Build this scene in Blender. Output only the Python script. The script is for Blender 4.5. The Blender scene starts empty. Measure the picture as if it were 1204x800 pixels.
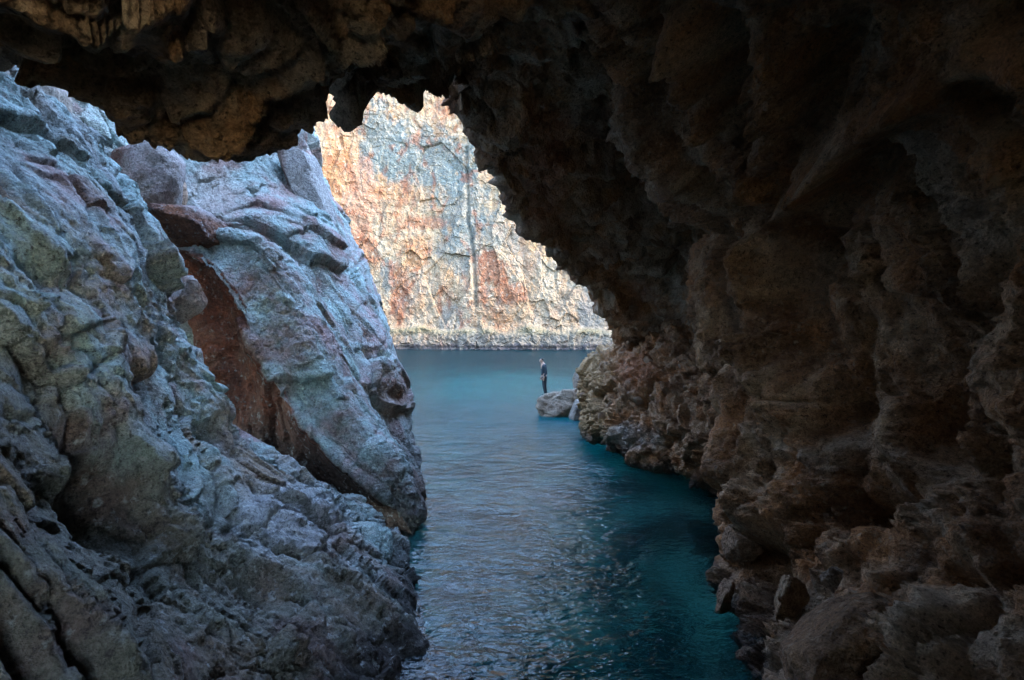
import bpy, bmesh, math, random
import numpy as np
from mathutils import Vector, Matrix

random.seed(7)
RNG = np.random.default_rng(11)
SC = bpy.context.scene
COL = SC.collection

# ------------------------------------------------------------------ camera
F_PX, W_PX, H_PX = 670.0, 1204.0, 800.0          # focal length and frame in photo pixels
CAM_H, HORIZON = 3.7, 392.0
cam_d = bpy.data.cameras.new('camera')
cam_d.sensor_width = 36.0
cam_d.lens = 36.0 * F_PX / W_PX
cam_d.clip_start = 0.05
cam_d.clip_end = 3000
cam = bpy.data.objects.new('camera', cam_d)
COL.objects.link(cam)
cam.location = (0, 0, CAM_H)
PITCH = -math.atan((H_PX / 2 - HORIZON) / F_PX)
cam.rotation_euler = (math.pi / 2 + PITCH, 0, 0)
SC.camera = cam

# ------------------------------------------------------------------ sky, sun, exposure
SUN_EL, SUN_AZ = math.radians(36), math.radians(106)   # azimuth clockwise from +Y: from the right, a little behind the cave
world = bpy.data.worlds.new('World')
SC.world = world
world.use_nodes = True
wn = world.node_tree
sky = wn.nodes.new('ShaderNodeTexSky')
sky.sky_type = 'NISHITA'
sky.sun_disc = False
sky.sun_elevation = SUN_EL
sky.sun_rotation = SUN_AZ
sky.air_density = 1.0
sky.dust_density = 0.7
bg = wn.nodes['Background']
bg.inputs['Strength'].default_value = 0.15
wn.links.new(sky.outputs[0], bg.inputs['Color'])
sd = bpy.data.lights.new('sun', 'SUN')
sd.energy = 0.5
sd.angle = math.radians(10)
sd.color = (1.0, 0.93, 0.82)
sun = bpy.data.objects.new('sun', sd)
COL.objects.link(sun)
sdir = Vector((math.sin(SUN_AZ) * math.cos(SUN_EL), math.cos(SUN_AZ) * math.cos(SUN_EL), math.sin(SUN_EL)))
sun.rotation_euler = sdir.to_track_quat('Z', 'Y').to_euler()
sun.location = (0, -20, 60)
SC.view_settings.view_transform = 'Standard'
SC.view_settings.look = 'None'
SC.view_settings.gamma = 1.0
SC.view_settings.exposure = 4.55
SC.cycles.use_denoising = True
SC.cycles.max_bounces = 12
SC.cycles.diffuse_bounces = 8
SC.cycles.glossy_bounces = 4
SC.cycles.transmission_bounces = 6
SC.cycles.caustics_refractive = True
SC.cycles.caustics_reflective = False
SC.cycles.blur_glossy = 1.0
SC.cycles.sample_clamp_indirect = 3.0

# ------------------------------------------------------------------ pixel helpers
_cp, _sp = math.cos(PITCH), math.sin(PITCH)
def P(px, py, d):
    """World point seen at photo pixel (px, py) at depth d along the optical axis."""
    u = (px - W_PX / 2) / F_PX * d
    v = -(py - H_PX / 2) / F_PX * d
    return (u, d * _cp - v * _sp, CAM_H + d * _sp + v * _cp)
def to_px(p):
    x, y, z = p[..., 0], p[..., 1], p[..., 2] - CAM_H
    d = y * _cp + z * _sp
    v = -y * _sp + z * _cp
    d = np.where(np.abs(d) < 1e-3, 1e-3, d)
    return W_PX / 2 + F_PX * x / d, H_PX / 2 - F_PX * v / d, d

# ------------------------------------------------------------------ noise (vectorised)
_perm = RNG.permutation(256).astype(np.int32)
_perm = np.concatenate([_perm, _perm, _perm])
_g = RNG.normal(size=(256, 3)).astype(np.float32)
_g /= np.linalg.norm(_g, axis=1, keepdims=True)
_r3 = RNG.random((256, 3)).astype(np.float32)
def _hash(ix, iy, iz):
    return _perm[_perm[_perm[ix & 255] + (iy & 255)] + (iz & 255)]
def perlin(p):
    p = p.astype(np.float32)
    fl = np.floor(p)
    i = fl.astype(np.int32)
    f = p - fl
    u = f * f * f * (f * (f * 6 - 15) + 10)
    out = 0
    for dx in (0, 1):
        wx = u[:, 0] if dx else 1 - u[:, 0]
        for dy in (0, 1):
            wy = u[:, 1] if dy else 1 - u[:, 1]
            for dz in (0, 1):
                wz = u[:, 2] if dz else 1 - u[:, 2]
                g = _g[_hash(i[:, 0] + dx, i[:, 1] + dy, i[:, 2] + dz)]
                out = out + wx * wy * wz * (g[:, 0] * (f[:, 0] - dx) + g[:, 1] * (f[:, 1] - dy) + g[:, 2] * (f[:, 2] - dz))
    return out * 1.6
def fbm(p, octs=4, gain=0.5, ridged=False):
    a, s, t = 1.0, 0.0, 0.0
    q = p.astype(np.float32)
    for k in range(octs):
        n = perlin(q + 17.3 * k)
        s = s + a * ((1 - 2 * np.abs(n)) if ridged else n)
        t += a
        a *= gain
        q = q * 2.03
    return s / t
def cells(p):
    """nearest cell: (F1, F2-F1, offset vector, cell hash)"""
    p = p.astype(np.float32)
    b = np.floor(p - 0.5).astype(np.int32)
    n = len(p)
    f1 = np.full(n, 9.0, np.float32); f2 = f1.copy()
    off = np.zeros((n, 3), np.float32); hh = np.zeros(n, np.int32)
    for dx in (0, 1):
        for dy in (0, 1):
            for dz in (0, 1):
                c = b + np.array([dx, dy, dz], np.int32)
                h = _hash(c[:, 0], c[:, 1], c[:, 2])
                o = p - (c + 0.15 + 0.7 * _r3[h])
                d = np.sqrt((o * o).sum(1))
                m = d < f1
                f2 = np.where(m, f1, np.minimum(f2, d))
                f1 = np.where(m, d, f1)
                off[m] = o[m]; hh[m] = h[m]
    return f1, f2 - f1, off, hh
def facet(p):
    """broken-block relief: every cell is a randomly tilted plane with a random height"""
    f1, e, o, h = cells(p)
    g = _g[(h * 7 + 3) & 255]
    return (o * g).sum(1) * 1.1 + (_r3[(h * 5 + 1) & 255, 0] - 0.5) * 0.7, e
def sstep(a, b, x):
    t = np.clip((x - a) / (b - a), 0, 1)
    return t * t * (3 - 2 * t)

# ------------------------------------------------------------------ surfaces from control points
def spline(ctrl, n, axis_len):
    """cubic Hermite through ctrl[k] (k first axis), n samples, evenly spread over axis_len weights"""
    K = len(ctrl)
    seg = np.maximum(np.linalg.norm(np.diff(ctrl, axis=0), axis=-1).reshape(K - 1, -1).mean(1), 1e-3)
    t = np.concatenate([[0], np.cumsum(seg)])
    wt = np.concatenate([[0], np.cumsum(axis_len)])
    s = np.interp(np.linspace(0, wt[-1], n), wt, t)
    dl = np.diff(ctrl, axis=0) / seg.reshape((-1,) + (1,) * (ctrl.ndim - 1))
    m = np.empty_like(ctrl)
    m[0], m[-1] = dl[0], dl[-1]
    for k in range(1, K - 1):
        a, b = seg[k - 1], seg[k]
        m[k] = (dl[k - 1] * b + dl[k] * a) / (a + b)
    i = np.clip(np.searchsorted(t, s, side='right') - 1, 0, K - 2)
    h = seg[i]; x = (s - t[i]) / h
    sh = (-1,) + (1,) * (ctrl.ndim - 1)
    x = x.reshape(sh); h = h.reshape(sh)
    return ((2 * x**3 - 3 * x**2 + 1) * ctrl[i] + (x**3 - 2 * x**2 + x) * h * m[i]
            + (-2 * x**3 + 3 * x**2) * ctrl[i + 1] + (x**3 - x**2) * h * m[i + 1])
def ang_len(ctrl, floor=0.05):
    """how large each control step looks from the cave's viewing spot, so detail goes where it shows"""
    v = ctrl - np.array([0, 0, CAM_H])
    dist = np.maximum(np.linalg.norm(v, axis=-1), 1.5)
    step = np.linalg.norm(np.diff(ctrl, axis=0), axis=-1)
    a = step / np.minimum(dist[1:], dist[:-1])
    return np.maximum(np.median(a, axis=1), floor)
def loft(cols, nu, nv, floor=0.05):
    c = np.array(cols, float)                                   # (U, V, 3)
    a = spline(c, nu, ang_len(c, floor))                               # (nu, V, 3)
    b = np.swapaxes(a, 0, 1)
    b = spline(np.ascontiguousarray(b), nv, ang_len(np.swapaxes(c, 0, 1), floor))
    return np.ascontiguousarray(np.swapaxes(b, 0, 1))           # (nu, nv, 3)
def grid_normals(g):
    du = np.gradient(g, axis=0); dv = np.gradient(g, axis=1)
    n = np.cross(du, dv)
    return n / np.maximum(np.linalg.norm(n, axis=-1, keepdims=True), 1e-9)
def grid_mesh(name, g, color, mat, flip=False, smooth=True):
    nu, nv = g.shape[:2]
    me = bpy.data.meshes.new(name)
    idx = np.arange(nu * nv).reshape(nu, nv)
    q = np.stack([idx[:-1, :-1], idx[1:, :-1], idx[1:, 1:], idx[:-1, 1:]], -1).reshape(-1, 4)
    if flip: q = q[:, ::-1]
    return raw_mesh(me, g.reshape(-1, 3), q, color, mat, smooth)
def raw_mesh(me, verts, faces, color, mat, smooth=True):
    faces = np.asarray(faces)
    k = faces.shape[1]
    me.vertices.add(len(verts)); me.vertices.foreach_set('co', np.asarray(verts, np.float32).ravel())
    me.loops.add(faces.size); me.loops.foreach_set('vertex_index', faces.astype(np.int32).ravel())
    me.polygons.add(len(faces))
    me.polygons.foreach_set('loop_start', (np.arange(len(faces)) * k).astype(np.int32))
    me.polygons.foreach_set('use_smooth', np.full(len(faces), smooth))
    me.update(calc_edges=True)
    if color is not None:
        at = me.color_attributes.new('tone', 'FLOAT_COLOR', 'POINT')
        c4 = np.ones((len(verts), 4), np.float32); c4[:, :3] = np.clip(color, 0.004, 0.9)
        at.data.foreach_set('color', c4.ravel())
    me.materials.append(mat)
    return me
def add(name, me, parent=None, **props):
    o = bpy.data.objects.new(name, me)
    COL.objects.link(o)
    o.parent = parent
    for k, v in props.items(): o[k] = v
    return o

def dip(p, ang=-0.85, stretch=1.6):
    """bedding runs down to the right: stretch the noise along it"""
    c, s = math.cos(ang), math.sin(ang)
    q = p.copy()
    a = p[:, 0] * c + p[:, 2] * s
    b = -p[:, 0] * s + p[:, 2] * c
    q[:, 0] = a / stretch; q[:, 2] = b
    return q
def rock_disp(p, sc, amp, seed, q=None, pits=0.35, facets=(0.8, 0.5, 0.22), rough=0.55, micro=0.055, crack=0.18):
    q = (p if q is None else q) + seed * 31.7
    w = np.stack([perlin(q / (sc * 0.9) + k * 9.1) for k in range(3)], 1)
    q = q + 0.28 * sc * w
    d = 0.7 * fbm(q / (sc * 1.5), 3)
    f, e = facet(q / sc);             d += facets[0] * f - crack * (1 - sstep(0, 0.07, e))
    f, e = facet(q / (sc * 0.36) + 5); d += facets[1] * 0.6 * f - 0.6 * crack * (1 - sstep(0, 0.10, e))
    f, e = facet(q / (sc * 0.13) + 9); d += facets[2] * 0.5 * f
    d += rough * 0.50 * fbm(q / (sc * 0.45), 3, 0.55)
    if pits:
        f1, e, o, h = cells(q / (sc * 0.30) + 3)
        m = sstep(-0.05, 0.35, perlin(q / (sc * 1.1) + 40))
        d -= pits * m * sstep(0.42, 0.12, f1) * (0.4 + _r3[h, 1])
        f1, e, o, h = cells(q / (sc * 0.11) + 7)
        d -= pits * 0.32 * (0.3 + m) * sstep(0.40, 0.10, f1) * (0.3 + _r3[h, 2])
    # crumbly surface of a fixed size in metres, whatever the scale of the mass
    mod = 0.65 + 1.7 * perlin(p / 1.1 + 50 + seed)
    mic = fbm(p / 0.45 + seed, 5, 0.70) + 0.55 * fbm(p / 0.19 + seed + 9, 4, 0.7, True)
    f1, e, o, h = cells(p / 0.10 + seed)
    mic -= 0.55 * sstep(0.45, 0.15, f1) * (_r3[h, 0] > 0.45)
    return amp * d + micro * np.clip(mod, 0.4, 1.8) * mic
def bumps(p, d, lst):
    ax, ay, ad = to_px(p)
    for (px, py, dep, r, a) in lst:
        c = p[np.argmin(np.where(ad > 1, np.hypot(ax - px, ay - py), 1e9) + 0.02 * np.abs(ad - dep))]
        r2 = ((p - c)**2).sum(1)
        d = d + a * np.exp(-r2 / (r * r))
    return d
def palette(p, cols, sc, seed, sharp=3.0):
    """smooth patchwork of several rock colours"""
    out = 0; tot = 0
    for k, c in enumerate(cols):
        n = fbm(p / sc + seed * 7.7 + k * 23.1, 5, 0.6)
        w = np.exp(sharp * 2.2 * n)[:, None]
        out = out + w * np.array(c); tot = tot + w
    return out / tot
def mixc(a, b, m):
    return a * (1 - m[:, None]) + np.array(b) * m[:, None]
def seg_dist(px, py, pts):
    """distance in pixels to a polyline"""
    best = np.full(px.shape, 1e9)
    for (x0, y0), (x1, y1) in zip(pts[:-1], pts[1:]):
        dx, dy = x1 - x0, y1 - y0
        t = np.clip(((px - x0) * dx + (py - y0) * dy) / (dx * dx + dy * dy), 0, 1)
        best = np.minimum(best, np.hypot(px - x0 - t * dx, py - y0 - t * dy))
    return best

# ------------------------------------------------------------------ materials
def rock_material(name, scale=1.0, bump=0.5, rough=0.85, var=0.5, spec=0.3, pale=(0.55, 0.57, 0.55), dark=(0.06, 0.05, 0.05)):
    m = bpy.data.materials.new(name); m.use_nodes = True
    nt = m.node_tree; N, L = nt.nodes, nt.links
    b = N['Principled BSDF']
    b.inputs['Specular IOR Level'].default_value = spec
    at = N.new('ShaderNodeAttribute'); at.attribute_name = 'tone'
    tc = N.new('ShaderNodeTexCoord')
    def noise(s, det, ro=0.6):
        n = N.new('ShaderNodeTexNoise'); n.inputs['Scale'].default_value = s * scale
        n.inputs['Detail'].default_value = det; n.inputs['Roughness'].default_value = ro
        L.new(tc.outputs['Object'], n.inputs['Vector']); return n
    n1, n2, n3 = noise(2.5, 6), noise(14, 8, 0.7), noise(60, 4, 0.7)
    mul = N.new('ShaderNodeMapRange')
    mul.inputs['From Min'].default_value = 0.36; mul.inputs['From Max'].default_value = 0.64
    mul.inputs['To Min'].default_value = 1 - var; mul.inputs['To Max'].default_value = 1 + var
    av = N.new('ShaderNodeMath'); av.operation = 'ADD'
    L.new(n2.outputs['Fac'], av.inputs[0]); L.new(n3.outputs['Fac'], av.inputs[1])
    hv = N.new('ShaderNodeMath'); hv.operation = 'MULTIPLY'; hv.inputs[1].default_value = 0.5
    L.new(av.outputs[0], hv.inputs[0]); L.new(hv.outputs[0], mul.inputs['Value'])
    mx = N.new('ShaderNodeVectorMath'); mx.operation = 'SCALE'
    L.new(at.outputs['Color'], mx.inputs[0]); L.new(mul.outputs[0], mx.inputs['Scale'])
    n4, n5 = noise(9, 5, 0.65), noise(23, 5, 0.65)
    def spots(src, nz, lo, hi, col, amt):
        r = N.new('ShaderNodeMapRange'); r.inputs['From Min'].default_value = lo; r.inputs['From Max'].default_value = hi
        r.inputs['To Max'].default_value = amt; L.new(nz.outputs['Fac'], r.inputs['Value'])
        x = N.new('ShaderNodeMix'); x.data_type = 'RGBA'; x.inputs['B'].default_value = col + (1,)
        L.new(r.outputs[0], x.inputs['Factor']); L.new(src, x.inputs['A']); return x.outputs['Result']
    c1 = spots(mx.outputs[0], n4, 0.57, 0.68, pale, 0.65)
    c2 = spots(c1, n5, 0.57, 0.66, dark, 0.75)
    L.new(c2, b.inputs['Base Color'])
    rr = N.new('ShaderNodeMapRange'); rr.inputs['To Min'].default_value = rough - 0.15; rr.inputs['To Max'].default_value = min(1, rough + 0.12)
    L.new(n1.outputs['Fac'], rr.inputs['Value']); L.new(rr.outputs[0], b.inputs['Roughness'])
    v = N.new('ShaderNodeTexVoronoi'); v.inputs['Scale'].default_value = 22 * scale
    L.new(tc.outputs['Object'], v.inputs['Vector'])
    h1 = N.new('ShaderNodeMath'); h1.operation = 'MULTIPLY_ADD'; h1.inputs[1].default_value = 0.35
    L.new(v.outputs['Distance'], h1.inputs[0]); L.new(n2.outputs['Fac'], h1.inputs[2])
    h2 = N.new('ShaderNodeMath'); h2.operation = 'MULTIPLY_ADD'; h2.inputs[1].default_value = 0.3
    L.new(n3.outputs['Fac'], h2.inputs[0]); L.new(h1.outputs[0], h2.inputs[2])
    bp = N.new('ShaderNodeBump'); bp.inputs['Strength'].default_value = bump
    bp.inputs['Distance'].default_value = 0.12 / scale
    L.new(h2.outputs[0], bp.inputs['Height']); L.new(bp.outputs[0], b.inputs['Normal'])
    return m
M_LEFT = rock_material('grey_limestone', 1.0, 0.9, 0.75, 0.65)
M_RIGHT = rock_material('brown_breccia', 1.0, 0.9, 0.8, 0.6, 0.3, (0.48, 0.36, 0.25), (0.07, 0.045, 0.03))
M_CLIFF = rock_material('cliff_limestone', 0.12, 0.6, 0.9, 0.35, 0.2, (0.24, 0.20, 0.15), (0.05, 0.04, 0.033))
M_BED = rock_material('seabed_rock', 0.6, 0.4, 0.9, 0.3)
M_LAND = rock_material('headland_rock', 0.2, 0.5, 0.9, 0.4)

def plain(name, col, rough=0.8, sheen=0.0):
    m = bpy.data.materials.new(name); m.use_nodes = True
    nt = m.node_tree; b = nt.nodes['Principled BSDF']
    n = nt.nodes.new('ShaderNodeTexNoise'); n.inputs['Scale'].default_value = 30; n.inputs['Detail'].default_value = 4
    r = nt.nodes.new('ShaderNodeMix'); r.data_type = 'RGBA'
    r.inputs['A'].default_value = tuple(c * 0.75 for c in col) + (1,)
    r.inputs['B'].default_value = tuple(min(1, c * 1.25) for c in col) + (1,)
    nt.links.new(n.outputs['Fac'], r.inputs['Factor']); nt.links.new(r.outputs['Result'], b.inputs['Base Color'])
    b.inputs['Roughness'].default_value = rough
    return m

def water_material():
    m = bpy.data.materials.new('sea_water'); m.use_nodes = True
    nt = m.node_tree; N, L = nt.nodes, nt.links
    N.remove(N['Principled BSDF']); out = N['Material Output']
    tc = N.new('ShaderNodeTexCoord')
    mp = N.new('ShaderNodeMapping'); mp.inputs['Scale'].default_value = (0.75, 1.25, 1)
    L.new(tc.outputs['Object'], mp.inputs['Vector'])
    def noise(s, det):
        n = N.new('ShaderNodeTexNoise'); n.inputs['Scale'].default_value = s; n.inputs['Detail'].default_value = det
        n.inputs['Roughness'].default_value = 0.5; n.inputs['Distortion'].default_value = 0.4
        L.new(mp.outputs[0], n.inputs['Vector']); return n
    a, b = noise(2.3, 4), noise(9.0, 2)
    ad = N.new('ShaderNodeMath'); ad.operation = 'MULTIPLY_ADD'; ad.inputs[1].default_value = 0.35
    L.new(b.outputs['Fac'], ad.inputs[0]); L.new(a.outputs['Fac'], ad.inputs[2])
    bp = N.new('ShaderNodeBump'); bp.inputs['Strength'].default_value = 1.0; bp.inputs['Distance'].default_value = 0.085
    L.new(ad.outputs[0], bp.inputs['Height'])
    fr = N.new('ShaderNodeFresnel'); fr.inputs['IOR'].default_value = 1.26; L.new(bp.outputs[0], fr.inputs['Normal'])
    gl = N.new('ShaderNodeBsdfGlossy'); gl.inputs['Roughness'].default_value = 0.03; gl.inputs['Color'].default_value = (0.86, 0.86, 0.86, 1)
    L.new(bp.outputs[0], gl.inputs['Normal'])
    rf = N.new('ShaderNodeBsdfRefraction'); rf.inputs['IOR'].default_value = 1.33; rf.inputs['Roughness'].default_value = 0.0
    L.new(bp.outputs[0], rf.inputs['Normal'])
    df = N.new('ShaderNodeBsdfDiffuse'); df.inputs['Color'].default_value = (0.0, 0.14, 0.21, 1)
    body = N.new('ShaderNodeMixShader'); body.inputs['Fac'].default_value = 0.03
    L.new(rf.outputs[0], body.inputs[1]); L.new(df.outputs[0], body.inputs[2])
    cap = N.new('ShaderNodeMath'); cap.operation = 'MINIMUM'; cap.inputs[1].default_value = 0.26   # unresolved wave slopes keep the grazing reflection down
    L.new(fr.outputs[0], cap.inputs[0])
    mx = N.new('ShaderNodeMixShader'); L.new(cap.outputs[0], mx.inputs['Fac'])
    L.new(body.outputs[0], mx.inputs[1]); L.new(gl.outputs[0], mx.inputs[2])
    L.new(mx.outputs[0], out.inputs['Surface'])
    ab = N.new('ShaderNodeVolumeAbsorption'); ab.inputs['Color'].default_value = (0.0, 0.83, 0.865, 1); ab.inputs['Density'].default_value = 0.36
    L.new(ab.outputs[0], out.inputs['Volume'])
    return m

# ================================================================== THE SETTING
# ---- sea
def axis(parts):
    out = []
    for a, b, n in parts: out.append(np.linspace(a, b, n, endpoint=False))
    out.append([parts[-1][1]]); return np.concatenate(out)
xs = axis([(-170, -20, 20), (-20, -5, 40), (-5, 8, 230), (8, 25, 40), (25, 150, 20)])
ys = axis([(-12, 5, 20), (5, 16, 190), (16, 30, 130), (30, 60, 90), (60, 160, 60)])
X, Y = np.meshgrid(xs, ys, indexing='ij')
pp = np.stack([X.ravel() * 0.8, Y.ravel() * 1.2, np.zeros(X.size)], 1)
wz = 0.016 * fbm(pp / 0.9, 2) + 0.006 * fbm(pp / 0.33 + 7, 2) + 0.02 * perlin(pp / 3.1)
fade = (sstep(60, 18, Y) * sstep(20, 7, np.abs(X))).ravel()
g = np.stack([X.ravel(), Y.ravel(), wz * fade], 1)
nx_, ny_ = len(xs), len(ys)
idx = np.arange(nx_ * ny_).reshape(nx_, ny_)
q = np.stack([idx[:-1, :-1], idx[1:, :-1], idx[1:, 1:], idx[:-1, 1:]], -1).reshape(-1, 4)
ring = np.concatenate([idx[:, 0], idx[-1, 1:], idx[-2::-1, -1], idx[0, -2:0:-1]])
low = g[ring].copy(); low[:, 2] = -16
nb = len(g); n = len(ring); lo = nb + np.arange(n)
side = np.stack([ring, lo, np.roll(lo, -1), np.roll(ring, -1)], 1)
me = bpy.data.meshes.new('sea_water')
bot = np.array([[lo[0], lo[nx_ + ny_ * 2 - 2 + nx_ - 2 - (ny_ - 1)], lo[nx_ - 1], lo[nx_ - 1]]])
vv = np.concatenate([g, low])
corner = [lo[0], lo[nx_ - 1 + ny_ - 1 + nx_ - 1], lo[nx_ - 1 + ny_ - 1], lo[nx_ - 1]]
raw_mesh(me, vv, np.concatenate([q, side, np.array([corner])]), None, water_material())
add('sea_water', me, kind='structure', label='rippled turquoise sea water filling the cave channel and bay', category='water')

# ---- seabed
xs = axis([(-180, -25, 20), (-25, -8, 30), (-8, 10, 150), (10, 30, 30), (30, 160, 20)])
ys = axis([(-20, 4, 20), (4, 30, 200), (30, 80, 60), (80, 180, 20)])
X, Y = np.meshgrid(xs, ys, indexing='ij')
p = np.stack([X.ravel(), Y.ravel(), np.zeros(X.size)], 1)
f1, e = facet(p / 2.2 + 3)
z = -2.4 - 5.5 * sstep(14, 36, p[:, 1]) - 4 * sstep(60, 90, p[:, 1]) + 0.9 * fbm(p / 3.5, 4) + 0.7 * f1 * sstep(60, 20, p[:, 1])
z = np.minimum(z, -0.6)
p[:, 2] = z
c = palette(p, [(0.27, 0.28, 0.22), (0.02, 0.025, 0.02), (0.07, 0.08, 0.06), (0.02, 0.02, 0.02)], 1.5, 3, 6.0)
c = mixc(c, (0.07, 0.07, 0.06), sstep(20, 45, p[:, 1]))
sand = sstep(1.1, 0.6, np.hypot((p[:, 0] - 1) / 9, (p[:, 1] - 46) / 20) + 0.4 * fbm(p / 5.0, 4))
c = mixc(c, (0.16, 0.16, 0.135), sand)
add('seabed', grid_mesh('seabed', p.reshape(len(xs), len(ys), 3), c, M_BED), kind='structure')

# ---- far cliff
xs = axis([(-170, -56, 45), (-56, 36, 440), (36, 150, 45)])
zs = np.concatenate([np.linspace(-8, 65, 346), np.linspace(65.3, 69, 12)])
X, Z = np.meshgrid(xs, zs, indexing='ij')
yb = 133 - 0.0022 * (X + 8)**2 - 9 * np.sin((X + 20) / 17.0) * 0.35
over = np.clip(Z - 63, 0, 99)
g = np.stack([X, yb + np.clip(Z, 0, 70) * 0.10 + over**1.6 * 1.2, Z], -1)
p = g.reshape(-1, 3)
n = grid_normals(g).reshape(-1, 3)
n = np.where((n[:, 1] > 0)[:, None], -n, n)
pv = p * np.array([1.0, 1.0, 0.8])
d = rock_disp(p, 15.0, 1.25, 1, q=pv, pits=0.10, facets=(0.6, 0.55, 0.4), rough=1.0, micro=0.0, crack=0.0)
d += 0.14 * fbm(p * np.array([0.9, 0.5, 0.16]), 4, 0.6)             # fluting
d += 0.40 * fbm(p * 0.55, 4, 0.68)
f_, e_ = facet(pv / 1.3 + 4); d += 0.19 * f_
d -= 0.14 * (1 - sstep(0, 0.06, facet(p * np.array([0.09, 0.09, 0.03]) + 8)[1]))
bench = sstep(5.2, 3.6, p[:, 2] + 1.2 * perlin(p / 6.0))
d = d * (1 - 0.55 * bench) + 1.5 * bench
d -= 0.5 * sstep(0.9, 0.2, p[:, 2])
d += bench * (0.9 * fbm(p / 3.0 + 7, 4, 0.6) + 0.35 * facet(p / 1.6)[0])
px, py, _ = to_px(p)
crack = seg_dist(px, py, [(549, 175), (551, 260), (557, 300), (560, 360)])
d -= 0.9 * np.exp(-(crack / 2.2)**2)
p2 = p + n * d[:, None]
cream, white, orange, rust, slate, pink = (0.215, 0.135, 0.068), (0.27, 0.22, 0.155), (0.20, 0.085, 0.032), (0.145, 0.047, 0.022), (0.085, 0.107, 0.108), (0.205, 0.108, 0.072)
c = palette(p * np.array([1, 1, 0.5]), [cream, white, cream, orange, white, pink, (0.17, 0.125, 0.08)], 9.0, 5, 3.2)
c = 0.6 * c + 0.4 * palette(p * np.array([1, 1, 0.7]), [white, white, orange, white, slate, pink, (0.24, 0.19, 0.13)], 2.6, 8, 4.0)
streak = fbm(p * np.array([0.45, 0.3, 0.10]) + 12, 5, 0.62)
fine = fbm(p * np.array([0.30, 0.3, 0.22]) + 60, 5, 0.62)
fine2 = fbm(p * np.array([0.8, 0.8, 0.5]) + 31, 4, 0.62)
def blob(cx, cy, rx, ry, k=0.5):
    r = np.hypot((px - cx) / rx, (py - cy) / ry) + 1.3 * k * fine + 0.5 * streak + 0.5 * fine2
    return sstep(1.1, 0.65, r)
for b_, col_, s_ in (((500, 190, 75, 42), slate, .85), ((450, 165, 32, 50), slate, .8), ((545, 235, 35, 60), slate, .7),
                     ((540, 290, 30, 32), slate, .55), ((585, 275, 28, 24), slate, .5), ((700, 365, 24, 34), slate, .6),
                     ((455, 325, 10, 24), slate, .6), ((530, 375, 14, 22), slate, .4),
                     ((400, 200, 20, 45), orange, .6), ((425, 240, 22, 55), pink, .7), ((470, 345, 12, 45), rust, .6),
                     ((500, 262, 26, 9), rust, .6), ((580, 315, 22, 22), rust, .75), ((600, 345, 24, 14), rust, .65),
                     ((570, 345, 8, 18), rust, .7), ((490, 300, 16, 26), orange, .6), ((610, 240, 14, 28), pink, .6),
                     ((640, 280, 22, 30), cream, .5), ((470, 225, 34, 14), orange, .5), ((430, 290, 14, 30), rust, .45),
                     ((520, 130, 18, 20), rust, .4)):
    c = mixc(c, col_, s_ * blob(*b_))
vein = sstep(0.62, 0.85, fbm(p * np.array([0.16, 0.16, 0.10]) + 71, 4, 0.55, True))
c = mixc(c, rust, 0.6 * vein * sstep(620, 560, px))
c = mixc(c, (0.105, 0.10, 0.085), 0.8 * bench * (0.45 + 0.55 * sstep(515, 545, px)))
c = mixc(c, (0.15, 0.125, 0.065), 0.7 * bench * sstep(2.4, 4.5, p[:, 2]))
c = mixc(c, (0.06, 0.05, 0.055), 0.8 * sstep(1.5, 0.5, p[:, 2] + 1.2 * streak + 0.9 * fine2))
c = mixc(c, (0.07, 0.06, 0.055), 0.55 * sstep(0.22, 0.5, streak))
c = mixc(c, (0.29, 0.245, 0.185), 0.5 * sstep(0.2, 0.5, -streak))
add('far_cliff', grid_mesh('far_cliff', p2.reshape(g.shape), np.clip(c + 0.08 * (c - c.mean(1, keepdims=True)), 0.012, 0.5) * 0.73, M_CLIFF, True, False), kind='structure')

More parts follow.
